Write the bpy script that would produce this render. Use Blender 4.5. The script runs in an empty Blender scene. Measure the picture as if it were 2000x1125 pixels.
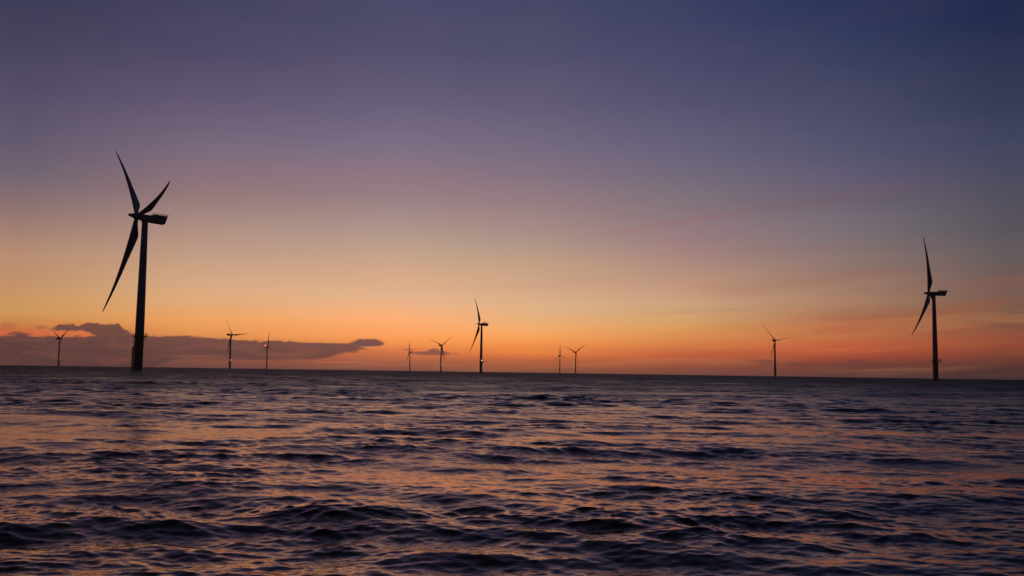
import bpy, bmesh, math
import numpy as np
from mathutils import Matrix, Vector
R = math.radians
scene = bpy.context.scene
C = scene.collection

# ------------------------------------------------------------------ camera
F_PX = 1850.0                      # focal length in pixels of a 2000 px wide frame
CAM_H = 2.2
PITCH = math.atan(164 / F_PX)
ROLL = R(0.83)
cam = bpy.data.cameras.new('camera')
cam.sensor_width = 36
cam.lens = F_PX / 2000 * 36
cam.clip_start = 0.1
cam.clip_end = 60000
cam_o = bpy.data.objects.new('camera', cam)
C.objects.link(cam_o)
CAM_M = Matrix.Rotation(math.pi / 2 + PITCH, 3, 'X') @ Matrix.Rotation(ROLL, 3, 'Z')
cam_o.matrix_world = Matrix.Translation((0, 0, CAM_H)) @ CAM_M.to_4x4()
scene.camera = cam_o
scene.view_settings.view_transform = 'Standard'
scene.view_settings.look = 'None'
scene.view_settings.exposure = 0
scene.view_settings.gamma = 1
scene.view_settings.use_curve_mapping = False


def azel(px, py):
    """bearing and elevation in degrees of a direction measured on the photograph"""
    d = CAM_M @ Vector((px - 1000, 562.5 - py, -F_PX))
    d.normalize()
    return math.degrees(math.atan2(d.x, d.y)), math.degrees(math.asin(d.z))


def lin(c):
    return tuple(((v / 255) / 12.92 if v / 255 <= 0.04045 else ((v / 255 + 0.055) / 1.055) ** 2.4) for v in c)


# ------------------------------------------------------------------ node helper
class NT:
    def __init__(s, tree):
        s.t = tree
        s.N = tree.nodes
        s.L = tree.links
        s.N.clear()

    def put(s, node, sock, v):
        if isinstance(v, bpy.types.NodeSocket):
            s.L.new(v, node.inputs[sock])
        else:
            node.inputs[sock].default_value = v

    def math(s, op, a, b=0.0, c=0.0, clamp=False):
        n = s.N.new('ShaderNodeMath'); n.operation = op; n.use_clamp = clamp
        s.put(n, 0, a); s.put(n, 1, b); s.put(n, 2, c)
        return n.outputs[0]

    def rng(s, v, a, b, c=0.0, d=1.0, interp='LINEAR'):
        n = s.N.new('ShaderNodeMapRange'); n.interpolation_type = interp; n.clamp = True
        s.put(n, 0, v); s.put(n, 1, a); s.put(n, 2, b); s.put(n, 3, c); s.put(n, 4, d)
        return n.outputs[0]

    def mix(s, f, a, b):
        n = s.N.new('ShaderNodeMix'); n.data_type = 'RGBA'; n.clamp_factor = True
        s.put(n, 0, f)
        for i, v in ((6, a), (7, b)):
            if not isinstance(v, bpy.types.NodeSocket):
                v = tuple(v) + (1,) if len(v) == 3 else v
            s.put(n, i, v)
        return n.outputs[2]

    def ramp(s, v, stops):
        n = s.N.new('ShaderNodeValToRGB')
        e = n.color_ramp.elements
        stops = sorted(stops)
        e[0].position = stops[0][0]; e[0].color = stops[0][1] + (1,)
        e[1].position = stops[-1][0]; e[1].color = stops[-1][1] + (1,)
        for p, c in stops[1:-1]:
            k = e.new(p); k.color = c + (1,)
        s.put(n, 0, v)
        return n.outputs[0]

    def curve(s, v, pts, lo, hi, vlo, vhi):
        """piecewise curve through pts (x, y), x in lo..hi, y in vlo..vhi"""
        t = s.rng(v, lo, hi)
        n = s.N.new('ShaderNodeFloatCurve')
        cu = n.mapping.curves[0]
        P = [((x - lo) / (hi - lo), (y - vlo) / (vhi - vlo)) for x, y in pts]
        cu.points[0].location = P[0]; cu.points[-1].location = P[-1]
        for p in P[1:-1]:
            cu.points.new(*p)
        for q in cu.points:
            q.handle_type = 'AUTO_CLAMPED'
        n.mapping.update()
        s.put(n, 'Value', t)
        return s.math('MULTIPLY_ADD', n.outputs[0], vhi - vlo, vlo)

    def comb(s, x, y, z=0.0):
        n = s.N.new('ShaderNodeCombineXYZ')
        s.put(n, 0, x); s.put(n, 1, y); s.put(n, 2, z)
        return n.outputs[0]

    def noise(s, vec, scale, detail=4.0, rough=0.55, dist=0.0):
        n = s.N.new('ShaderNodeTexNoise')
        s.put(n, 'Vector', vec); s.put(n, 'Scale', scale); s.put(n, 'Detail', detail)
        s.put(n, 'Roughness', rough); s.put(n, 'Distortion', dist)
        return n.outputs[0]


# ------------------------------------------------------------------ sky (sun already below the horizon)
world = bpy.data.worlds.new('World')
scene.world = world
world.use_nodes = True
w = NT(world.node_tree)
tc = w.N.new('ShaderNodeTexCoord')
sep = w.N.new('ShaderNodeSeparateXYZ')
w.L.new(tc.outputs['Generated'], sep.inputs[0])
DEG = 57.29578
az = w.math('MULTIPLY', w.math('ARCTAN2', sep.outputs[0], sep.outputs[1]), DEG)
el = w.math('MULTIPLY', w.math('ARCSINE', sep.outputs[2]), DEG)

# afterglow colours by bearing; rows are (photo y, sRGB)
COLS = [
 (30, [(0, (60, 60, 88)), (100, (74, 69, 96)), (200, (88, 80, 106)), (285, (102, 92, 112)), (330, (110, 100, 113)), (370, (127, 108, 115)), (400, (140, 113, 114)),
       (440, (158, 125, 115)), (480, (174, 136, 114)), (510, (184, 140, 111)), (545, (191, 144, 104)), (580, (197, 148, 98)), (610, (201, 147, 86)), (625, (199, 135, 72)), (645, (198, 104, 58)), (665, (130, 74, 58)), (712, (88, 54, 52))]),
 (380, [(0, (68, 67, 98)), (100, (80, 74, 104)), (200, (100, 89, 116)), (285, (121, 107, 126)), (340, (138, 114, 124)), (380, (150, 121, 122)), (420, (165, 136, 129)),
        (460, (180, 147, 132)), (490, (190, 155, 133)), (520, (203, 161, 131)), (560, (215, 170, 130)), (590, (223, 170, 118)), (625, (236, 160, 92)), (652, (224, 145, 78)), (680, (160, 90, 62)), (717, (108, 67, 60))]),
 (770, [(0, (73, 73, 106)), (100, (84, 80, 111)), (200, (104, 95, 122)), (285, (125, 112, 134)), (350, (147, 121, 130)), (390, (156, 130, 134)), (430, (170, 144, 138)),
        (470, (185, 157, 141)), (500, (198, 164, 140)), (530, (210, 168, 138)), (580, (227, 178, 138)), (620, (251, 174, 118)), (655, (252, 159, 88)), (670, (245, 149, 76)), (685, (222, 120, 66)), (708, (162, 90, 62)), (723, (128, 76, 66))]),
 (1040, [(0, (69, 71, 103)), (100, (80, 79, 110)), (200, (98, 91, 120)), (285, (117, 107, 128)), (340, (133, 115, 130)), (400, (153, 127, 131)), (440, (165, 138, 134)),
         (480, (178, 151, 135)), (520, (195, 160, 132)), (560, (208, 166, 135)), (600, (222, 177, 134)), (630, (234, 174, 116)), (655, (246, 164, 92)), (675, (242, 145, 68)), (690, (235, 129, 62)), (702, (194, 99, 58)), (727, (128, 78, 57))]),
 (1330, [(0, (58, 64, 98)), (100, (70, 71, 105)), (200, (86, 83, 114)), (285, (104, 97, 124)), (340, (115, 106, 124)), (380, (126, 114, 123)), (420, (139, 119, 126)),
         (470, (156, 126, 128)), (510, (172, 138, 127)), (550, (188, 147, 125)), (590, (200, 161, 127)), (620, (207, 161, 110)), (645, (216, 148, 85)), (675, (211, 124, 67)), (690, (199, 95, 55)), (712, (152, 78, 55)), (731, (115, 68, 58))]),
 (1650, [(0, (43, 53, 91)), (100, (57, 63, 95)), (200, (71, 74, 103)), (285, (83, 84, 112)), (340, (97, 91, 116)), (390, (108, 98, 112)), (430, (119, 109, 118)),
         (470, (126, 114, 118)), (520, (142, 116, 108)), (560, (157, 124, 106)), (590, (165, 124, 100)), (615, (167, 110, 80)), (640, (176, 100, 66)), (660, (188, 106, 64)), (675, (190, 90, 55)), (690, (176, 76, 48)), (712, (112, 60, 48)), (737, (92, 58, 54))]),
 (1970, [(0, (32, 42, 76)), (100, (40, 49, 81)), (200, (53, 59, 87)), (285, (66, 70, 97)), (380, (80, 78, 94)), (440, (86, 83, 92)),
         (500, (98, 90, 91)), (560, (112, 88, 83)), (600, (118, 88, 70)), (640, (135, 82, 60)), (670, (145, 72, 49)), (690, (125, 63, 43)), (710, (90, 49, 40)), (741, (50, 41, 42))]),
]
TOP = 60.0
elp = w.math('DIVIDE', el, TOP, clamp=True)
azs, cols = [], []
for x, rows in COLS:
    stops = []
    for y, c in rows:
        stops.append((max(azel(x, y)[1], 0.0) / TOP, lin(c)))
    c0 = rows[0][1]
    stops.append((30 / TOP, lin((c0[0] * .80, c0[1] * .84, c0[2] * .88))))
    stops.append((40 / TOP, lin((c0[0] * .62, c0[1] * .66, c0[2] * .66))))
    stops.append((1.0, lin((c0[0] * .45, c0[1] * .50, c0[2] * .52))))
    azs.append(azel(x, 600)[0])
    cols.append(w.ramp(elp, stops))
# bearings far from the afterglow and the night side behind the camera
night = w.ramp(elp, [(0, lin((34, 34, 46))), (.12, lin((32, 34, 52))), (.4, lin((26, 30, 52))), (1, lin((22, 28, 50)))])
sky = cols[0]
for i in range(1, len(cols)):
    sky = w.mix(w.rng(az, azs[i - 1], azs[i]), sky, cols[i])
far = w.math('MAXIMUM', w.rng(az, 29, 80, interp='SMOOTHSTEP'), w.rng(az, -32, -100, interp='SMOOTHSTEP'))
sky = w.mix(far, sky, night)

# faint uneven streaks of high cirrus
sv = w.comb(w.math('MULTIPLY', az, 0.045), w.math('MULTIPLY', w.math('SUBTRACT', el, w.math('MULTIPLY', az, 0.06)), 0.9))
st = w.noise(sv, 1.0, 5.0, 0.6, 0.4)
stm = w.math('MULTIPLY', w.rng(st, 0.5, 0.72, interp='SMOOTHSTEP'), w.math('MULTIPLY', w.rng(el, 9.5, 5.0), w.rng(az, -2, 14, 0.15, 1)))
sky = w.mix(w.math('MULTIPLY', stm, 0.34), sky, lin((158, 88, 68)))
stm2 = w.math('MULTIPLY', w.rng(st, 0.5, 0.3, interp='SMOOTHSTEP'), w.rng(el, 8.0, 3.0))
sky = w.mix(w.math('MULTIPLY', stm2, 0.12), sky, lin((250, 175, 100)))

n_edge = w.noise(w.comb(az, w.math('MULTIPLY', el, 1.8)), 2.3, 7.0, 0.66)
n_edge = w.math('SUBTRACT', n_edge, 0.5)
n_soft = w.noise(w.comb(w.math('MULTIPLY', az, .25), w.math('MULTIPLY', el, 1.6)), 1.2, 4.0)


def line_streak(col, p0, p1, width, fade0, fade1, amount, tint):
    """a long thin vapour streak from p0 to p1 (photo pixels), soft at both ends"""
    (a0, e0), (a1, e1) = azel(*p0), azel(*p1)
    t = w.rng(az, a0, a1)
    mid = w.math('MULTIPLY_ADD', w.math('SUBTRACT', az, a0), (e1 - e0) / (a1 - a0), e0)
    mid = w.math('ADD', mid, w.math('MULTIPLY', n_edge, width * 1.2))
    d = w.math('ABSOLUTE', w.math('SUBTRACT', el, mid))
    m = w.rng(d, width, 0, interp='SMOOTHSTEP')
    m = w.math('MULTIPLY', m, w.math('MULTIPLY', w.rng(t, 0, fade0, interp='SMOOTHSTEP'), w.rng(t, 1, fade1, interp='SMOOTHSTEP')))
    return w.mix(w.math('MULTIPLY', m, amount), col, lin(tint))


sky = line_streak(sky, (1090, 470), (1500, 405), .20, .4, .75, .26, (165, 98, 105))
sky = line_streak(sky, (1380, 424), (1900, 340), .45, .4, .5, .22, (125, 90, 92))
sky = line_streak(sky, (1350, 572), (1900, 520), .55, .5, .6, .26, (150, 96, 80))
sky = line_streak(sky, (1290, 560), (1560, 572), .8, .5, .6, .18, (170, 105, 88))
sky = line_streak(sky, (1560, 645), (1990, 590), .6, .4, .9, .2, (165, 80, 58))
sky = line_streak(sky, (1820, 620), (2150, 655), .3, .4, .9, .26, (95, 55, 50))
sky = line_streak(sky, (60, 628), (300, 640), .22, .4, .6, .45, (222, 120, 66))

sky = line_streak(sky, (-300, 650), (262, 653), .36, .1, .85, .6, (222, 106, 60))
# the cloud bank lying on the horizon, left
TOPC = [(-300, 657), (0, 655), (25, 655), (38, 651), (55, 655), (90, 657), (150, 656), (210, 656), (262, 657),
        (300, 657), (360, 656), (420, 660), (470, 664), (520, 666), (565, 667), (600, 670), (650, 673), (690, 675), (715, 680), (740, 690)]
pts = [azel(x, y) for x, y in TOPC]
alo, ahi = pts[0][0], pts[-1][0]
top = w.curve(az, pts, alo, ahi, 0, 5)
BOTC = [(-300, 745), (0, 745), (250, 745), (290, 722), (310, 712), (340, 703), (420, 701), (520, 702), (600, 700), (640, 697), (665, 690), (700, 683), (715, 681), (740, 690)]
ptb = [azel(x, y) for x, y in BOTC]
bot = w.curve(az, ptb, ptb[0][0], ptb[-1][0], -2, 4)
mt = w.rng(w.math('SUBTRACT', w.math('ADD', top, w.math('MULTIPLY', n_edge, .50)), el), -.05, .08, interp='SMOOTHSTEP')
# the lobe rising out of the bank, its thin tail trailing left
LT = [azel(x, y) for x, y in [(92, 643), (100, 639), (112, 635), (126, 631), (140, 634), (160, 634.5), (178, 631.5), (205, 633), (231, 633), (238, 639), (247, 645), (256, 652), (268, 661)]]
LB = [azel(x, y) for x, y in [(92, 646), (112, 646), (130, 646), (150, 645.5), (162, 645), (170, 646), (178, 650), (186, 655), (196, 664), (268, 668)]]
lt = w.curve(az, LT, LT[0][0], LT[-1][0], 0, 5)
lb = w.curve(az, LB, LB[0][0], LB[-1][0], 0, 5)
lobe = w.math('MULTIPLY', w.rng(w.math('SUBTRACT', w.math('ADD', lt, w.math('MULTIPLY', n_edge, .62)), el), -.04, .07, interp='SMOOTHSTEP'),
              w.rng(w.math('SUBTRACT', el, w.math('ADD', lb, w.math('MULTIPLY', n_edge, .55))), -.08, .05, interp='SMOOTHSTEP'))
lobe = w.math('MULTIPLY', lobe, w.math('MULTIPLY', w.rng(az, LT[0][0], LT[0][0] + .5, .1, 1), w.rng(az, LT[-1][0], LT[-1][0] - .25)))
mb = w.rng(w.math('SUBTRACT', el, w.math('ADD', bot, w.math('MULTIPLY', n_edge, .35))), -.14, .06, interp='SMOOTHSTEP')
ma = w.rng(az, ahi, ahi - .6)
bank = w.math('MAXIMUM', w.math('MULTIPLY', w.math('MULTIPLY', mt, mb), ma), lobe)
bank_col = w.mix(w.rng(el, 0.2, 2.2), lin((78, 48, 44)), lin((96, 66, 63)))
bank_col = w.mix(w.rng(az, -26, -13), w.mix(0.35, bank_col, lin((72, 48, 50))), w.mix(.35, bank_col, lin((138, 84, 72))))
bank_col = w.mix(w.rng(n_edge, -.05, .12, 0, .35), bank_col, lin((118, 76, 68)))
bank_col = w.mix(w.rng(n_soft, .35, .65, 0, .55), bank_col, lin((84, 56, 56)))
bank_col = w.mix(w.math('MULTIPLY', w.rng(n_soft, .52, .3), w.rng(el, 2.2, .9, 0, .5)), bank_col, lin((140, 82, 66)))
sky = w.mix(w.math('MULTIPLY', bank, .93), sky, bank_col)


def puff(col, x, y, rx, ry, amount, tint, ragged=1.0, flat=0.0):
    """one small cloud: centre and half sizes in photo pixels"""
    a0, e0 = azel(x, y)
    k = 180 / math.pi / F_PX
    dx = w.math('DIVIDE', w.math('SUBTRACT', az, a0), rx * k)
    dy = w.math('DIVIDE', w.math('SUBTRACT', el, e0), ry * k)
    if flat:
        dy = w.math('MAXIMUM', dy, w.math('MULTIPLY', dy, -flat))
    r = w.math('SQRT', w.math('ADD', w.math('MULTIPLY', dx, dx), w.math('MULTIPLY', dy, dy)))
    r = w.math('ADD', r, w.math('MULTIPLY', n_edge, 1.6 * ragged))
    m = w.rng(r, 1.15, .7, interp='SMOOTHSTEP')
    return w.mix(w.math('MULTIPLY', m, amount), col, lin(tint))


for a in [(252, 648, 8, 4, .3, (130, 84, 70), 1),
          (80, 639, 10, 3.5, .5, (140, 86, 70), 1), (16, 636, 12, 6, .35, (150, 88, 70), 1), (36, 652, 20, 4, .7, (100, 64, 62), .7),
          (718, 671, 34, 10, .95, (104, 68, 68), .6, 1.6), (660, 674, 60, 4, .9, (112, 72, 68), .7), (610, 674, 60, 5, .8, (115, 74, 70), .6),
          (688, 687, 14, 2.5, .7, (130, 76, 66), .8), (846, 690, 44, 4.5, .8, (124, 72, 68), .7), (848, 686, 12, 6, .75, (124, 72, 68), .5, 1.5),
          (798, 683, 16, 2, .5, (150, 84, 66), .8), (1496, 707, 17, 5, .6, (104, 62, 58), .9), (1468, 705, 12, 2.5, .4, (112, 62, 56), .9),
          (1546, 711, 12, 3, .5, (100, 58, 54), 1), (1564, 713, 10, 3, .45, (96, 56, 54), 1), (1674, 706, 15, 4, .5, (92, 54, 52), .9), (1705, 709, 10, 2, .35, (90, 52, 50), .9)]:
    sky = puff(sky, *a)
# thin bright slots beneath the bank
sky = puff(sky, 680, 708, 75, 2.2, .35, (205, 105, 72), .8)
sky = puff(sky, 400, 697, 60, 2.5, .3, (150, 86, 66), .8)
# very faint unevenness of the high air
mott = w.noise(w.comb(w.math('MULTIPLY', az, .10), w.math('MULTIPLY', el, .35)), 1.3, 6.0, 0.65)
sky = w.mix(w.rng(mott, .45, .75, 0, .045), sky, lin((150, 108, 112)))
# the low air between dims the glow a little; the glow itself is that much stronger
gain = w.curve(el, [(-1, 1.10), (0, 1.14), (1.2, 1.20), (3, 1.13), (5, 1.08), (8, 1.03), (12, 1.0)], -1, 12, .5, 1.5)
vm = w.N.new('ShaderNodeVectorMath'); vm.operation = 'SCALE'
w.L.new(sky, vm.inputs[0]); w.L.new(gain, vm.inputs['Scale'])
sky = vm.outputs[0]
bg = w.N.new('ShaderNodeBackground')
w.L.new(sky, bg.inputs[0])
bg.inputs[1].default_value = 1.0
wo = w.N.new('ShaderNodeOutputWorld')
w.L.new(bg.outputs[0], wo.inputs[0])


# ------------------------------------------------------------------ materials
def principled(name):
    m = bpy.data.materials.new(name)
    m.use_nodes = True
    n = NT(m.node_tree)
    p = n.N.new('ShaderNodeBsdfPrincipled')
    o = n.N.new('ShaderNodeOutputMaterial')
    n.L.new(p.outputs[0], o.inputs[0])
    return m, n, p


def paint(name, c1, c2, rough=.5, scale=.35):
    m, n, p = principled(name)
    t = n.N.new('ShaderNodeTexCoord')
    v = n.N.new('ShaderNodeMapping'); v.inputs['Scale'].default_value = (1, 1, .25)
    n.L.new(t.outputs['Object'], v.inputs[0])
    f = n.noise(v.outputs[0], scale, 6, .6)
    n.put(p, 'Base Color', n.mix(n.rng(f, .35, .7), c1, c2))
    n.put(p, 'Roughness', n.rng(f, .3, .7, rough, rough + .15))
    return m


M_TOWER = paint('grey_paint', (.20, .205, .215), (.16, .165, .175), .42)
M_BLADE = paint('blade_gelcoat', (.20, .205, .22), (.17, .175, .19), .3)
M_NAC = paint('nacelle_paint', (.19, .195, .20), (.15, .155, .16), .45)
M_YEL = paint('yellow_paint', (.22, .14, .02), (.12, .08, .02), .5, .8)
M_STEEL = paint('galvanised_steel', (.12, .12, .12), (.07, .07, .07), .5, 2)


def lamp_mat(name, col, s):
    m, n, p = principled(name)
    n.put(p, 'Base Color', (*col, 1))
    n.put(p, 'Emission Color', (*col, 1))
    n.put(p, 'Emission Strength', s)
    return m


M_WHITE_LAMP = lamp_mat('white_lamp', (1, .86, .72), 1.1)
M_RED_LAMP = lamp_mat('red_lamp', (1, .10, .07), 5)

# ------------------------------------------------------------------ sea
rng = np.random.default_rng(11)
DR = 0.0038
NR = int(math.log(6000 / 1.6) / DR)
rad = 1.6 * np.exp(DR * np.arange(NR + 1))
fine = np.linspace(-38, 38, 1000)
coarse = np.linspace(38, 322, 150)[1:-1]
azi = np.radians(np.concatenate([fine, coarse]))
NA = len(azi)
waves = []                          # (wavelength, amplitude, heading, phase, chop)


def band(n, l0, l1, slope, spread, heading=R(-97)):
    for i in range(n):
        lam = l0 * (l1 / l0) ** ((i + rng.random()) / n)
        k = 2 * math.pi / lam
        a = slope / math.sqrt(n / 2) / k * (0.6 + .8 * rng.random())
        waves.append((lam, a, heading + rng.normal() * spread, rng.random() * 6.2832))


band(14, 9, 24, .018, R(20))
band(40, 3.2, 9, .038, R(26))
band(60, 1.1, 3.2, .070, R(30))
band(70, .38, 1.1, .074, R(34))
band(70, .13, .38, .088, R(46))
X = (rad[:, None] * np.sin(azi)[None, :]).astype(np.float64)
Y = (rad[:, None] * np.cos(azi)[None, :]).astype(np.float64)
Z = np.zeros((NR + 1, NA), np.float32)
DX = np.zeros_like(Z); DY = np.zeros_like(Z)
# patches of rougher and calmer water, long side to side
P = np.zeros_like(Z)
for q in range(30):
    lq = 2.2 * (130 / 2.2) ** ((q + .5) / 30)
    hq = R(-95) + rng.normal() * R(38)
    kq = 2 * math.pi / lq
    P += np.sin(np.mod(kq * (X * math.cos(hq) * .6 + Y * math.sin(hq)) + rng.random() * 6.2832, 6.283185).astype(np.float32))
P /= math.sqrt(15)
gust = np.clip(1 + .36 * P, .3, 2.1)
for lam, a, h, ph in waves:
    cut = lam / 1.25 / DR           # farthest ring that still resolves this wave
    n = int(np.searchsorted(rad, cut))
    if n < 3:
        continue
    n = min(n, NR + 1)
    att = np.clip((cut - rad[:n]) / (cut * .45), 0, 1).astype(np.float32)[:, None] * a
    if lam < 9:
        att = att * (gust[:n] if lam < 3.2 else .5 + .5 * gust[:n])
    k = 2 * math.pi / lam
    arg = np.mod(k * (X[:n] * math.cos(h) + Y[:n] * math.sin(h)) + ph, 2 * math.pi).astype(np.float32)
    s, c = np.sin(arg), np.cos(arg)
    Z[:n] += att * s
    q = 1.05 * att * c
    DX[:n] += q * math.cos(h); DY[:n] += q * math.sin(h)
DY -= .7 * Z                       # crests lean the way the wind drives them
verts = np.empty(((NR + 1) * NA + 1, 3), np.float32)
verts[:-1, 0] = (X + DX).ravel(); verts[:-1, 1] = (Y + DY).ravel(); verts[:-1, 2] = Z.ravel()
verts[-1] = (0, 0, 0)
i = np.arange(NR, dtype=np.int64)[:, None] * NA
j = np.arange(NA)[None, :]
jn = (j + 1) % NA
quads = np.stack([i + j, i + NA + j, i + NA + jn, i + jn], -1).reshape(-1, 4)[:, ::-1]
tris = np.stack([np.full(NA, (NR + 1) * NA), np.arange(NA), (np.arange(NA) + 1) % NA], -1)[:, ::-1]
me = bpy.data.meshes.new('sea')
me.vertices.add(len(verts)); me.vertices.foreach_set('co', verts.ravel())
nl = quads.size + tris.size
me.loops.add(nl)
me.loops.foreach_set('vertex_index', np.concatenate([quads.ravel(), tris.ravel()]).astype(np.int32))
me.polygons.add(len(quads) + len(tris))
me.polygons.foreach_set('loop_start', np.concatenate([np.arange(len(quads)) * 4, len(quads) * 4 + np.arange(len(tris)) * 3]).astype(np.int32))
me.update(calc_edges=True)
me.polygons.foreach_set('use_smooth', np.ones(len(me.polygons), bool))
sea = bpy.data.objects.new('sea', me)
C.objects.link(sea)
sea['kind'] = 'structure'
sea['label'] = 'dark choppy sea reflecting the orange afterglow'
m, n, p = principled('sea_water')
geo = n.N.new('ShaderNodeNewGeometry')
vl = n.N.new('ShaderNodeVectorMath'); vl.operation = 'LENGTH'
n.L.new(geo.outputs['Position'], vl.inputs[0])
dist = vl.outputs['Value']
ld = n.math('LOGARITHM', dist, 10)
big = n.noise(geo.outputs['Position'], .06, 3)
# ripples too small for the mesh widen the reflection as they get farther away
ro = n.curve(ld, [(.7, .04), (1.0, .05), (1.3, .06), (1.7, .13), (2.0, .24), (2.4, .36), (2.8, .48), (4, .56)], .7, 4, 0, 1)
ro = n.math('ADD', ro, n.math('MULTIPLY', n.rng(big, .3, .7, -1, 1), n.rng(ld, 1.5, 2.3, .02, .14)))
mp = n.N.new('ShaderNodeMapping'); mp.inputs['Scale'].default_value = (.55, 1, 1)
n.L.new(geo.outputs['Position'], mp.inputs[0])
r1 = n.noise(mp.outputs[0], 4.2, 4, .6, .5)
r2 = n.noise(mp.outputs[0], .7, 5, .62, .6)
b = n.N.new('ShaderNodeBump')
n.put(b, 'Height', r1)
n.put(b, 'Distance', .06)
n.put(b, 'Strength', n.rng(ld, 1.0, 1.8, .22, .5))
b2 = n.N.new('ShaderNodeBump')
n.put(b2, 'Height', r2)
n.put(b2, 'Distance', 1.3)
n.put(b2, 'Strength', n.rng(ld, 1.9, 2.5, 0, .9))
r3 = n.noise(mp.outputs[0], .13, 4, .6, .6)
b3 = n.N.new('ShaderNodeBump')
n.put(b3, 'Height', r3)
n.put(b3, 'Distance', 6)
n.put(b3, 'Strength', n.rng(ld, 2.1, 2.7, 0, .9))
n.L.new(b.outputs[0], b3.inputs['Normal'])
n.L.new(b3.outputs[0], b2.inputs['Normal'])
n.L.new(b2.outputs[0], p.inputs['Normal'])
n.put(p, 'Base Color', (.020, .020, .022, 1))
n.put(p, 'Roughness', ro)
n.put(p, 'IOR', 1.333)
# orange afterglow painted into the reflection: a warm-tinted gloss, weaker with distance
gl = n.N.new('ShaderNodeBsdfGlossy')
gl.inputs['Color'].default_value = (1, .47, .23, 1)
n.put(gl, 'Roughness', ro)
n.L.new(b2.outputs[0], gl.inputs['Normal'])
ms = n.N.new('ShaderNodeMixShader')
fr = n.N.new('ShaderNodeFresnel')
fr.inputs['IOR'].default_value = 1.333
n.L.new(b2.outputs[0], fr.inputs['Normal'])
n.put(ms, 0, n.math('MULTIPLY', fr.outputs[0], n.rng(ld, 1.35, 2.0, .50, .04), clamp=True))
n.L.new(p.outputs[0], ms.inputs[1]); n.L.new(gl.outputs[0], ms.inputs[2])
for nd in n.N:
    if nd.type == 'OUTPUT_MATERIAL':
        n.L.new(ms.outputs[0], nd.inputs[0])
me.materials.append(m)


# ------------------------------------------------------------------ mesh building
def link(name, bm, mat, parent=None, smooth=True):
    me = bpy.data.meshes.new(name)
    bmesh.ops.recalc_face_normals(bm, faces=bm.faces)
    bm.to_mesh(me); bm.free()
    me.materials.append(mat)
    if smooth:
        for f in me.polygons:
            f.use_smooth = True
        me.set_sharp_from_angle(angle=R(35))
    o = bpy.data.objects.new(name, me)
    C.objects.link(o)
    o.parent = parent
    return o


def lathe(bm, prof, seg=32, mat=None):
    """prof: (radius, z) list, revolved about z (then moved by mat)"""
    mat = mat or Matrix()
    rings = []
    for r, z in prof:
        rings.append([bm.verts.new(mat @ Vector((r * math.cos(t), r * math.sin(t), z))) for t in [2 * math.pi * k / seg for k in range(seg)]])
    for a, b_ in zip(rings, rings[1:]):
        for k in range(seg):
            bm.faces.new((a[k], a[(k + 1) % seg], b_[(k + 1) % seg], b_[k]))
    bm.faces.new(rings[0][::-1]); bm.faces.new(rings[-1])


def tube(bm, a, b_, r, seg=8):
    a, b_ = Vector(a), Vector(b_)
    d = b_ - a
    q = d.to_track_quat('Z', 'Y').to_matrix().to_4x4()
    lathe(bm, [(r, 0), (r, d.length)], seg, Matrix.Translation(a) @ q)


def box(bm, lo, hi):
    x0, y0, z0 = lo; x1, y1, z1 = hi
    v = [bm.verts.new(c) for c in [(x0, y0, z0), (x1, y0, z0), (x1, y1, z0), (x0, y1, z0), (x0, y0, z1), (x1, y0, z1), (x1, y1, z1), (x0, y1, z1)]]
    for f in [(0, 3, 2, 1), (4, 5, 6, 7), (0, 1, 5, 4), (1, 2, 6, 5), (2, 3, 7, 6), (3, 0, 4, 7)]:
        bm.faces.new([v[q] for q in f])


def loft(bm, sections):
    rings = [[bm.verts.new(q) for q in s] for s in sections]
    k = len(rings[0])
    for a, b_ in zip(rings, rings[1:]):
        for t in range(k):
            bm.faces.new((a[t], a[(t + 1) % k], b_[(t + 1) % k], b_[t]))
    bm.faces.new(rings[0][::-1]); bm.faces.new(rings[-1])


# ------------------------------------------------------------------ the wind turbine
HUB_H, BLADE_L, TILT, OVERHANG, BEND = 79.5, 53.4, R(5.2), 4.2, 4.6


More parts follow.
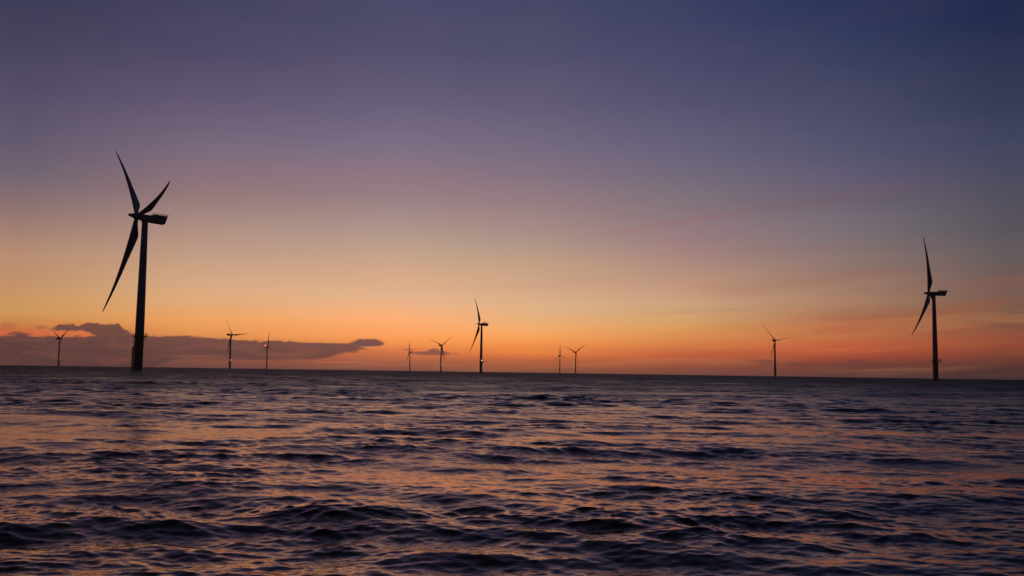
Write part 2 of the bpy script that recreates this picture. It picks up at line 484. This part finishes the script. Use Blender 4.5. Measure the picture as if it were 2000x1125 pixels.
def make_parts():
    """every part once, at the origin; returned as name -> (object, kind of frame)"""
    P = {}
    root = bpy.data.objects.new('wind_turbine', None)
    root.empty_display_size = 5
    C.objects.link(root)
    bm = bmesh.new()
    lathe(bm, [(2.28, -12), (2.28, 12.6), (2.36, 12.62), (2.36, 12.9), (2.30, 12.92), (2.30, 18.0)], 40)
    P['transition_piece'] = link('transition_piece', bm, M_YEL, root)
    # tower: three cans with flange rings
    bm = bmesh.new()
    prof = []
    z0, z1, r0, r1 = 18.0, HUB_H - 2.0, 2.26, 1.50
    for k in range(25):
        t = k / 24
        prof.append((r0 + (r1 - r0) * t ** 1.15, z0 + (z1 - z0) * t))
        if k in (8, 16):
            rr, zz = prof[-1]
            prof += [(rr + .05, zz + .02), (rr + .05, zz + .22), (rr - .003, zz + .24)]
    lathe(bm, prof, 40)
    P['tower'] = link('tower', bm, M_TOWER, root)
    # work platform with laydown area on one side
    bm = bmesh.new()
    lathe(bm, [(2.34, 17.55), (3.45, 17.75), (3.5, 18.05), (2.3, 18.06)], 32)
    box(bm, (2.6, -1.5, 17.70), (5.3, 1.5, 18.03))
    for s in (-1, 1):
        tube(bm, (2.2, s * 1.1, 15.6), (5.0, s * 1.1, 17.7), .12)
    for k in range(8):
        t = 2 * math.pi * (k + .5) / 8
        tube(bm, (2.2 * math.cos(t), 2.2 * math.sin(t), 16.4), (3.3 * math.cos(t), 3.3 * math.sin(t), 17.7), .08)
    P['work_platform'] = link('work_platform', bm, M_STEEL, root)
    bm = bmesh.new()
    ring = []
    for k in range(28):
        t = 2 * math.pi * k / 28
        x, y = 3.42 * math.cos(t), 3.42 * math.sin(t)
        if abs(y) < 1.45 and x > 0:
            continue
        ring.append((x, y))
    j0 = [i_ for i_, q in enumerate(ring) if q[0] > 0 and q[1] > 0][0]
    ring = ring[j0:] + ring[:j0]
    ring += [(3.2, -1.45), (4.2, -1.45), (5.25, -1.45), (5.25, -.5), (5.25, .5), (5.25, 1.45), (4.2, 1.45), (3.2, 1.45)]
    for a, b_ in zip(ring, ring[1:] + ring[:1]):
        tube(bm, (*a, 18.0), (*a, 19.2), .045, 6)
        for h_ in (18.6, 19.2):
            tube(bm, (*a, h_), (*b_, h_), .04, 6)
    P['railing'] = link('railing', bm, M_YEL, P['work_platform'])
    # boat landing: two fender tubes, stand-off struts, ladder
    bm = bmesh.new()
    for s in (-1, 1):
        tube(bm, (2.95, s * .7, -3), (2.95, s * .7, 11.8), .23, 10)
        tube(bm, (2.95, s * .7, 11.8), (2.2, s * .7, 12.6), .2, 10)
        for z in (.8, 4.5, 8.5):
            tube(bm, (2.1, s * .7, z), (2.95, s * .7, z), .15, 8)
        tube(bm, (2.75, s * .28, -2), (2.75, s * .28, 17.9), .05, 6)
    for k in range(62):
        z = -.5 + k * .3
        tube(bm, (2.75, -.28, z), (2.75, .28, z), .025, 5)
    P['boat_landing'] = link('boat_landing', bm, M_YEL, root)
    # nacelle: x axis points at the spinner, origin on the shaft above the tower
    bm = bmesh.new()

    def rrect(x, w_, z0, z1, r, dx=0.0, k=5):
        out = []
        for cx, cy, t0 in ((w_ - r, z1 - r, 0), (-w_ + r, z1 - r, 90), (-w_ + r, z0 + r, 180), (w_ - r, z0 + r, 270)):
            for q in range(k + 1):
                t = R(t0 + 90 * q / k)
                yy, zz = cx + r * math.cos(t), cy + r * math.sin(t)
                out.append((x + dx * (zz - z0) / (z1 - z0), yy, zz))
        return out
    loft(bm, [rrect(2.75, 1.35, -1.35, 1.3, 1.2), rrect(2.3, 1.6, -1.6, 1.5, 1.1), rrect(1.2, 1.85, -1.85, 1.62, .7),
              rrect(-3, 1.95, -1.95, 1.68, .5), rrect(-9.7, 1.95, -1.95, 1.68, .3, -.75), rrect(-10.0, 1.85, -1.85, 1.62, .25, -.85)])
    lathe(bm, [(1.62, -2.4), (1.62, -1.7)], 32)
    P['nacelle'] = link('nacelle', bm, M_NAC, root)
    # hoist deck on the rear half of the roof: sloping parapet and posts
    bm = bmesh.new()
    loft(bm, [[(-3.9, -1.9, 1.60), (-10.6, -1.9, 1.60), (-10.6, 1.9, 1.60), (-3.9, 1.9, 1.60)],
              [(-3.7, -2.1, 2.35), (-11.2, -2.1, 2.35), (-11.2, 2.1, 2.35), (-3.7, 2.1, 2.35)]])
    P['hoist_deck'] = link('hoist_deck', bm, M_NAC, P['nacelle'])
    bm = bmesh.new()
    for s in (-1, 1):
        for k in range(14):
            x = -3.8 - k * .565
            tube(bm, (x, s * 2.05, 2.3), (x - .03, s * 2.08, 3.2), .05, 6)
        tube(bm, (-3.8, s * 2.08, 3.2), (-11.2, s * 2.08, 3.2), .05, 6)
        tube(bm, (-3.8, s * 2.07, 2.8), (-11.15, s * 2.07, 2.8), .04, 6)
    for k in range(1, 7):
        y = -2.08 + k * .594
        tube(bm, (-11.15, y, 2.3), (-11.2, y, 3.2), .05, 6)
    tube(bm, (-11.2, -2.08, 3.2), (-11.2, 2.08, 3.2), .05, 6)
    tube(bm, (-3.8, -2.08, 3.2), (-3.8, 2.08, 3.2), .05, 6)
    tube(bm, (-9.2, .9, 2.3), (-9.2, .9, 4.3), .05, 6)
    tube(bm, (-9.2, -.9, 2.3), (-9.2, -.9, 4.0), .05, 6)
    P['deck_railing'] = link('deck_railing', bm, M_STEEL, P['nacelle'])
    # spinner, origin at the rotor centre
    bm = bmesh.new()
    toX = Matrix.Rotation(R(90), 4, 'Y')
    lathe(bm, [(1.35, -1.5), (1.62, -1.3), (1.75, -.6), (1.78, .3), (1.6, 1.2), (1.22, 2.1), (.95, 2.7), (.85, 3.3), (.78, 3.95), (.6, 4.35), (.25, 4.5)], 36, toX)
    P['spinner'] = link('spinner', bm, M_NAC, root)
    P['blade'] = make_blade(0.0, root)
    return root, P


def make_blade(pitch, parent):
    """blade along +z, chord along x at pitch 0 (feathered, leading edge to the wind)"""
    bm = bmesh.new()
    secs = []
    CH = [(0.0, 2.1), (.035, 2.1), (.07, 2.35), (.12, 3.2), (.17, 4.1), (.205, 4.35), (.26, 4.0), (.36, 3.3), (.47, 2.6), (.58, 2.1), (.7, 1.62), (.82, 1.2), (.91, .85), (.96, .6), (.99, .32), (1.0, .1)]
    for s, c in CH:
        z = s * BLADE_L
        if z < 1.0:
            z = 1.0 + z * .2
        th = max(.13, 1 - (s - .03) / .17 * .68) if s < .2 else max(.16, .32 - (s - .2) * .22)
        if s <= .035:
            th = 1.0
        le = 1.05 if s < .1 else 1.05 - (s - .1) * .55
        le = min(le, c * .5) if s < .05 else min(le, c * .42 + .25)
        off = BEND * (.22 * s + .78 * s ** 2.8)
        tw = R(9) * (1 - s) ** 2 + pitch
        ring_ = []
        K = 20
        for q in range(K):
            t = 2 * math.pi * q / K
            xx = .5 * math.cos(t)
            yy = .5 * math.sin(t) * th
            if s > .05:                              # sharpen towards the trailing edge
                bl = min(1, (s - .05) / .12)
                yy *= 1 - bl * (.5 - xx) ** 1.5 * .75
            xx = le - (.5 - xx) * c
            yy *= c
            ring_.append((off + xx * math.cos(tw) - yy * math.sin(tw), xx * math.sin(tw) + yy * math.cos(tw), z))
        secs.append(ring_)
    loft(bm, secs)
    return link('blade', bm, M_BLADE, parent)


def frames(yaw, phase):
    top = Matrix.Translation((0, 0, HUB_H)) @ Matrix.Rotation(yaw, 4, 'Z') @ Matrix.Rotation(-TILT, 4, 'Y')
    hub = top @ Matrix.Translation((OVERHANG, 0, 0))
    blades = [hub @ Matrix.Rotation(-(phase + k * 2 * math.pi / 3), 4, 'X') for k in range(3)]
    return top, hub, blades


root0, PARTS = make_parts()
turned = make_blade(R(48), None)          # the same blade, pitched into the wind
TURNED_MESH = turned.data
bpy.data.objects.remove(turned)
GROUP = 'wind turbines standing in the sea'


def dup(o, parent):
    c = o.copy()
    C.objects.link(c)
    c.parent = parent
    return c


def lantern(parent, loc, r, mat, name):
    bm = bmesh.new()
    lathe(bm, [(r * .5, -r), (r * .85, -r * .7), (r, 0), (r * .85, r * .7), (r * .5, r)], 14)
    o = link(name, bm, mat, parent)
    o.location = loc
    return o


#        x,       y,     yaw,  phase, landing bearing, laydown bearing, white lamp, label
SPOTS = [
 (-192.0, 489.6, 221.3, 78.9, 219, 70, 0, 'nearest and tallest dark wind turbine, in front of the cloud bank'),
 (387.3, 866.4, 145.2, 19.4, 60, -12, 0, 'second largest wind turbine, dark, nearest the right side of the photo'),
 (-49.1, 1560.3, 198.2, 88.3, 60, -12, .8, 'mid sized wind turbine with a white lamp low on its tower, nearest mid horizon'),
 (579.9, 2085.5, 52.6, 40.5, 60, -12, 0, 'wind turbine with spread thin blades, alone above small dark clouds right of centre'),
 (-656.6, 2220.3, 57.4, 31.5, 60, 80, .9, 'wind turbine with one blade pointing level to the right, before the dark cloud bank'),
 (-1313.4, 2759.4, 355.5, 53.3, 60, 80, .6, 'small wind turbine farthest left, blades in a Y before the cloud bank'),
 (-212.9, 2889.7, 60.9, 67.2, 60, 80, .9, 'wind turbine with blades in a Y, just left of the mid sized one'),
 (-871.7, 3392.7, 335.7, 4.6, 60, 80, 0, 'wind turbine with a glowing red lamp on its nacelle'),
 (244.1, 3586.1, 295.2, 52.4, 60, 80, 0, 'small distant wind turbine with blades in a Y, right one of a close pair'),
 (-422.6, 3972.4, 190.2, 100.3, 60, 80, 0, 'small distant wind turbine seen side on, its nacelle pointing right, beside a thin small cloud'),
 (219.4, 4262.8, 300.8, 118.6, 60, 80, 0, 'smallest distant wind turbine with one blade straight up, left one of a close pair'),
]
for i_, (x, y, yaw, ph, la, lay, lamp, label) in enumerate(SPOTS):
    if i_ == 0:
        root = root0
        Q = dict(PARTS)
    else:
        root = root0.copy()
        C.objects.link(root)
        Q = {}
        for nme in ('transition_piece', 'tower', 'work_platform', 'boat_landing', 'nacelle', 'spinner', 'blade'):
            Q[nme] = dup(PARTS[nme], root)
        Q['railing'] = dup(PARTS['railing'], Q['work_platform'])
        Q['hoist_deck'] = dup(PARTS['hoist_deck'], Q['nacelle'])
        Q['deck_railing'] = dup(PARTS['deck_railing'], Q['nacelle'])
    root.location = (x, y, 0)
    root['label'] = label
    root['category'] = 'wind turbine'
    root['group'] = GROUP
    ftop, fhub, fb = frames(R(yaw), R(ph))
    Q['nacelle'].matrix_local = ftop @ Matrix.Rotation(R(2.2), 4, 'Y')
    Q['spinner'].matrix_local = fhub
    Q['blade'].matrix_local = fb[0]
    if i_ in (4, 5, 6, 7, 8, 10):
        Q['blade'].data = TURNED_MESH
    for k in (1, 2):
        b2 = dup(Q['blade'], root)
        b2.matrix_local = fb[k]
    Q['boat_landing'].rotation_euler.z = R(la)
    Q['work_platform'].rotation_euler.z = R(lay)
    if lamp:
        t = math.atan2(-y, -x) + .35
        lantern(root, (3.3 * math.cos(t), 3.3 * math.sin(t), 20.3), lamp, M_WHITE_LAMP, 'navigation_lamp')
    if 'red lamp' in label:
        lantern(Q['nacelle'], (-8.5, 0, 4.6), 2.0, M_RED_LAMP, 'warning_lamp')

# ------------------------------------------------------------------ haze over the water
bm = bmesh.new()
box(bm, (-6200, -6200, -4), (6200, 6200, 150))
mh = bpy.data.materials.new('haze')
mh.use_nodes = True
h = NT(mh.node_tree)
vol = h.N.new('ShaderNodeVolumePrincipled')
vol.inputs['Color'].default_value = (.9, .85, .82, 1)
vol.inputs['Density'].default_value = 0.00004
vol.inputs['Anisotropy'].default_value = .75
oo = h.N.new('ShaderNodeOutputMaterial')
h.L.new(vol.outputs[0], oo.inputs['Volume'])
hz = link('haze', bm, mh, None, False)
hz['kind'] = 'stuff'
hz['label'] = 'thin dusk haze over the water'
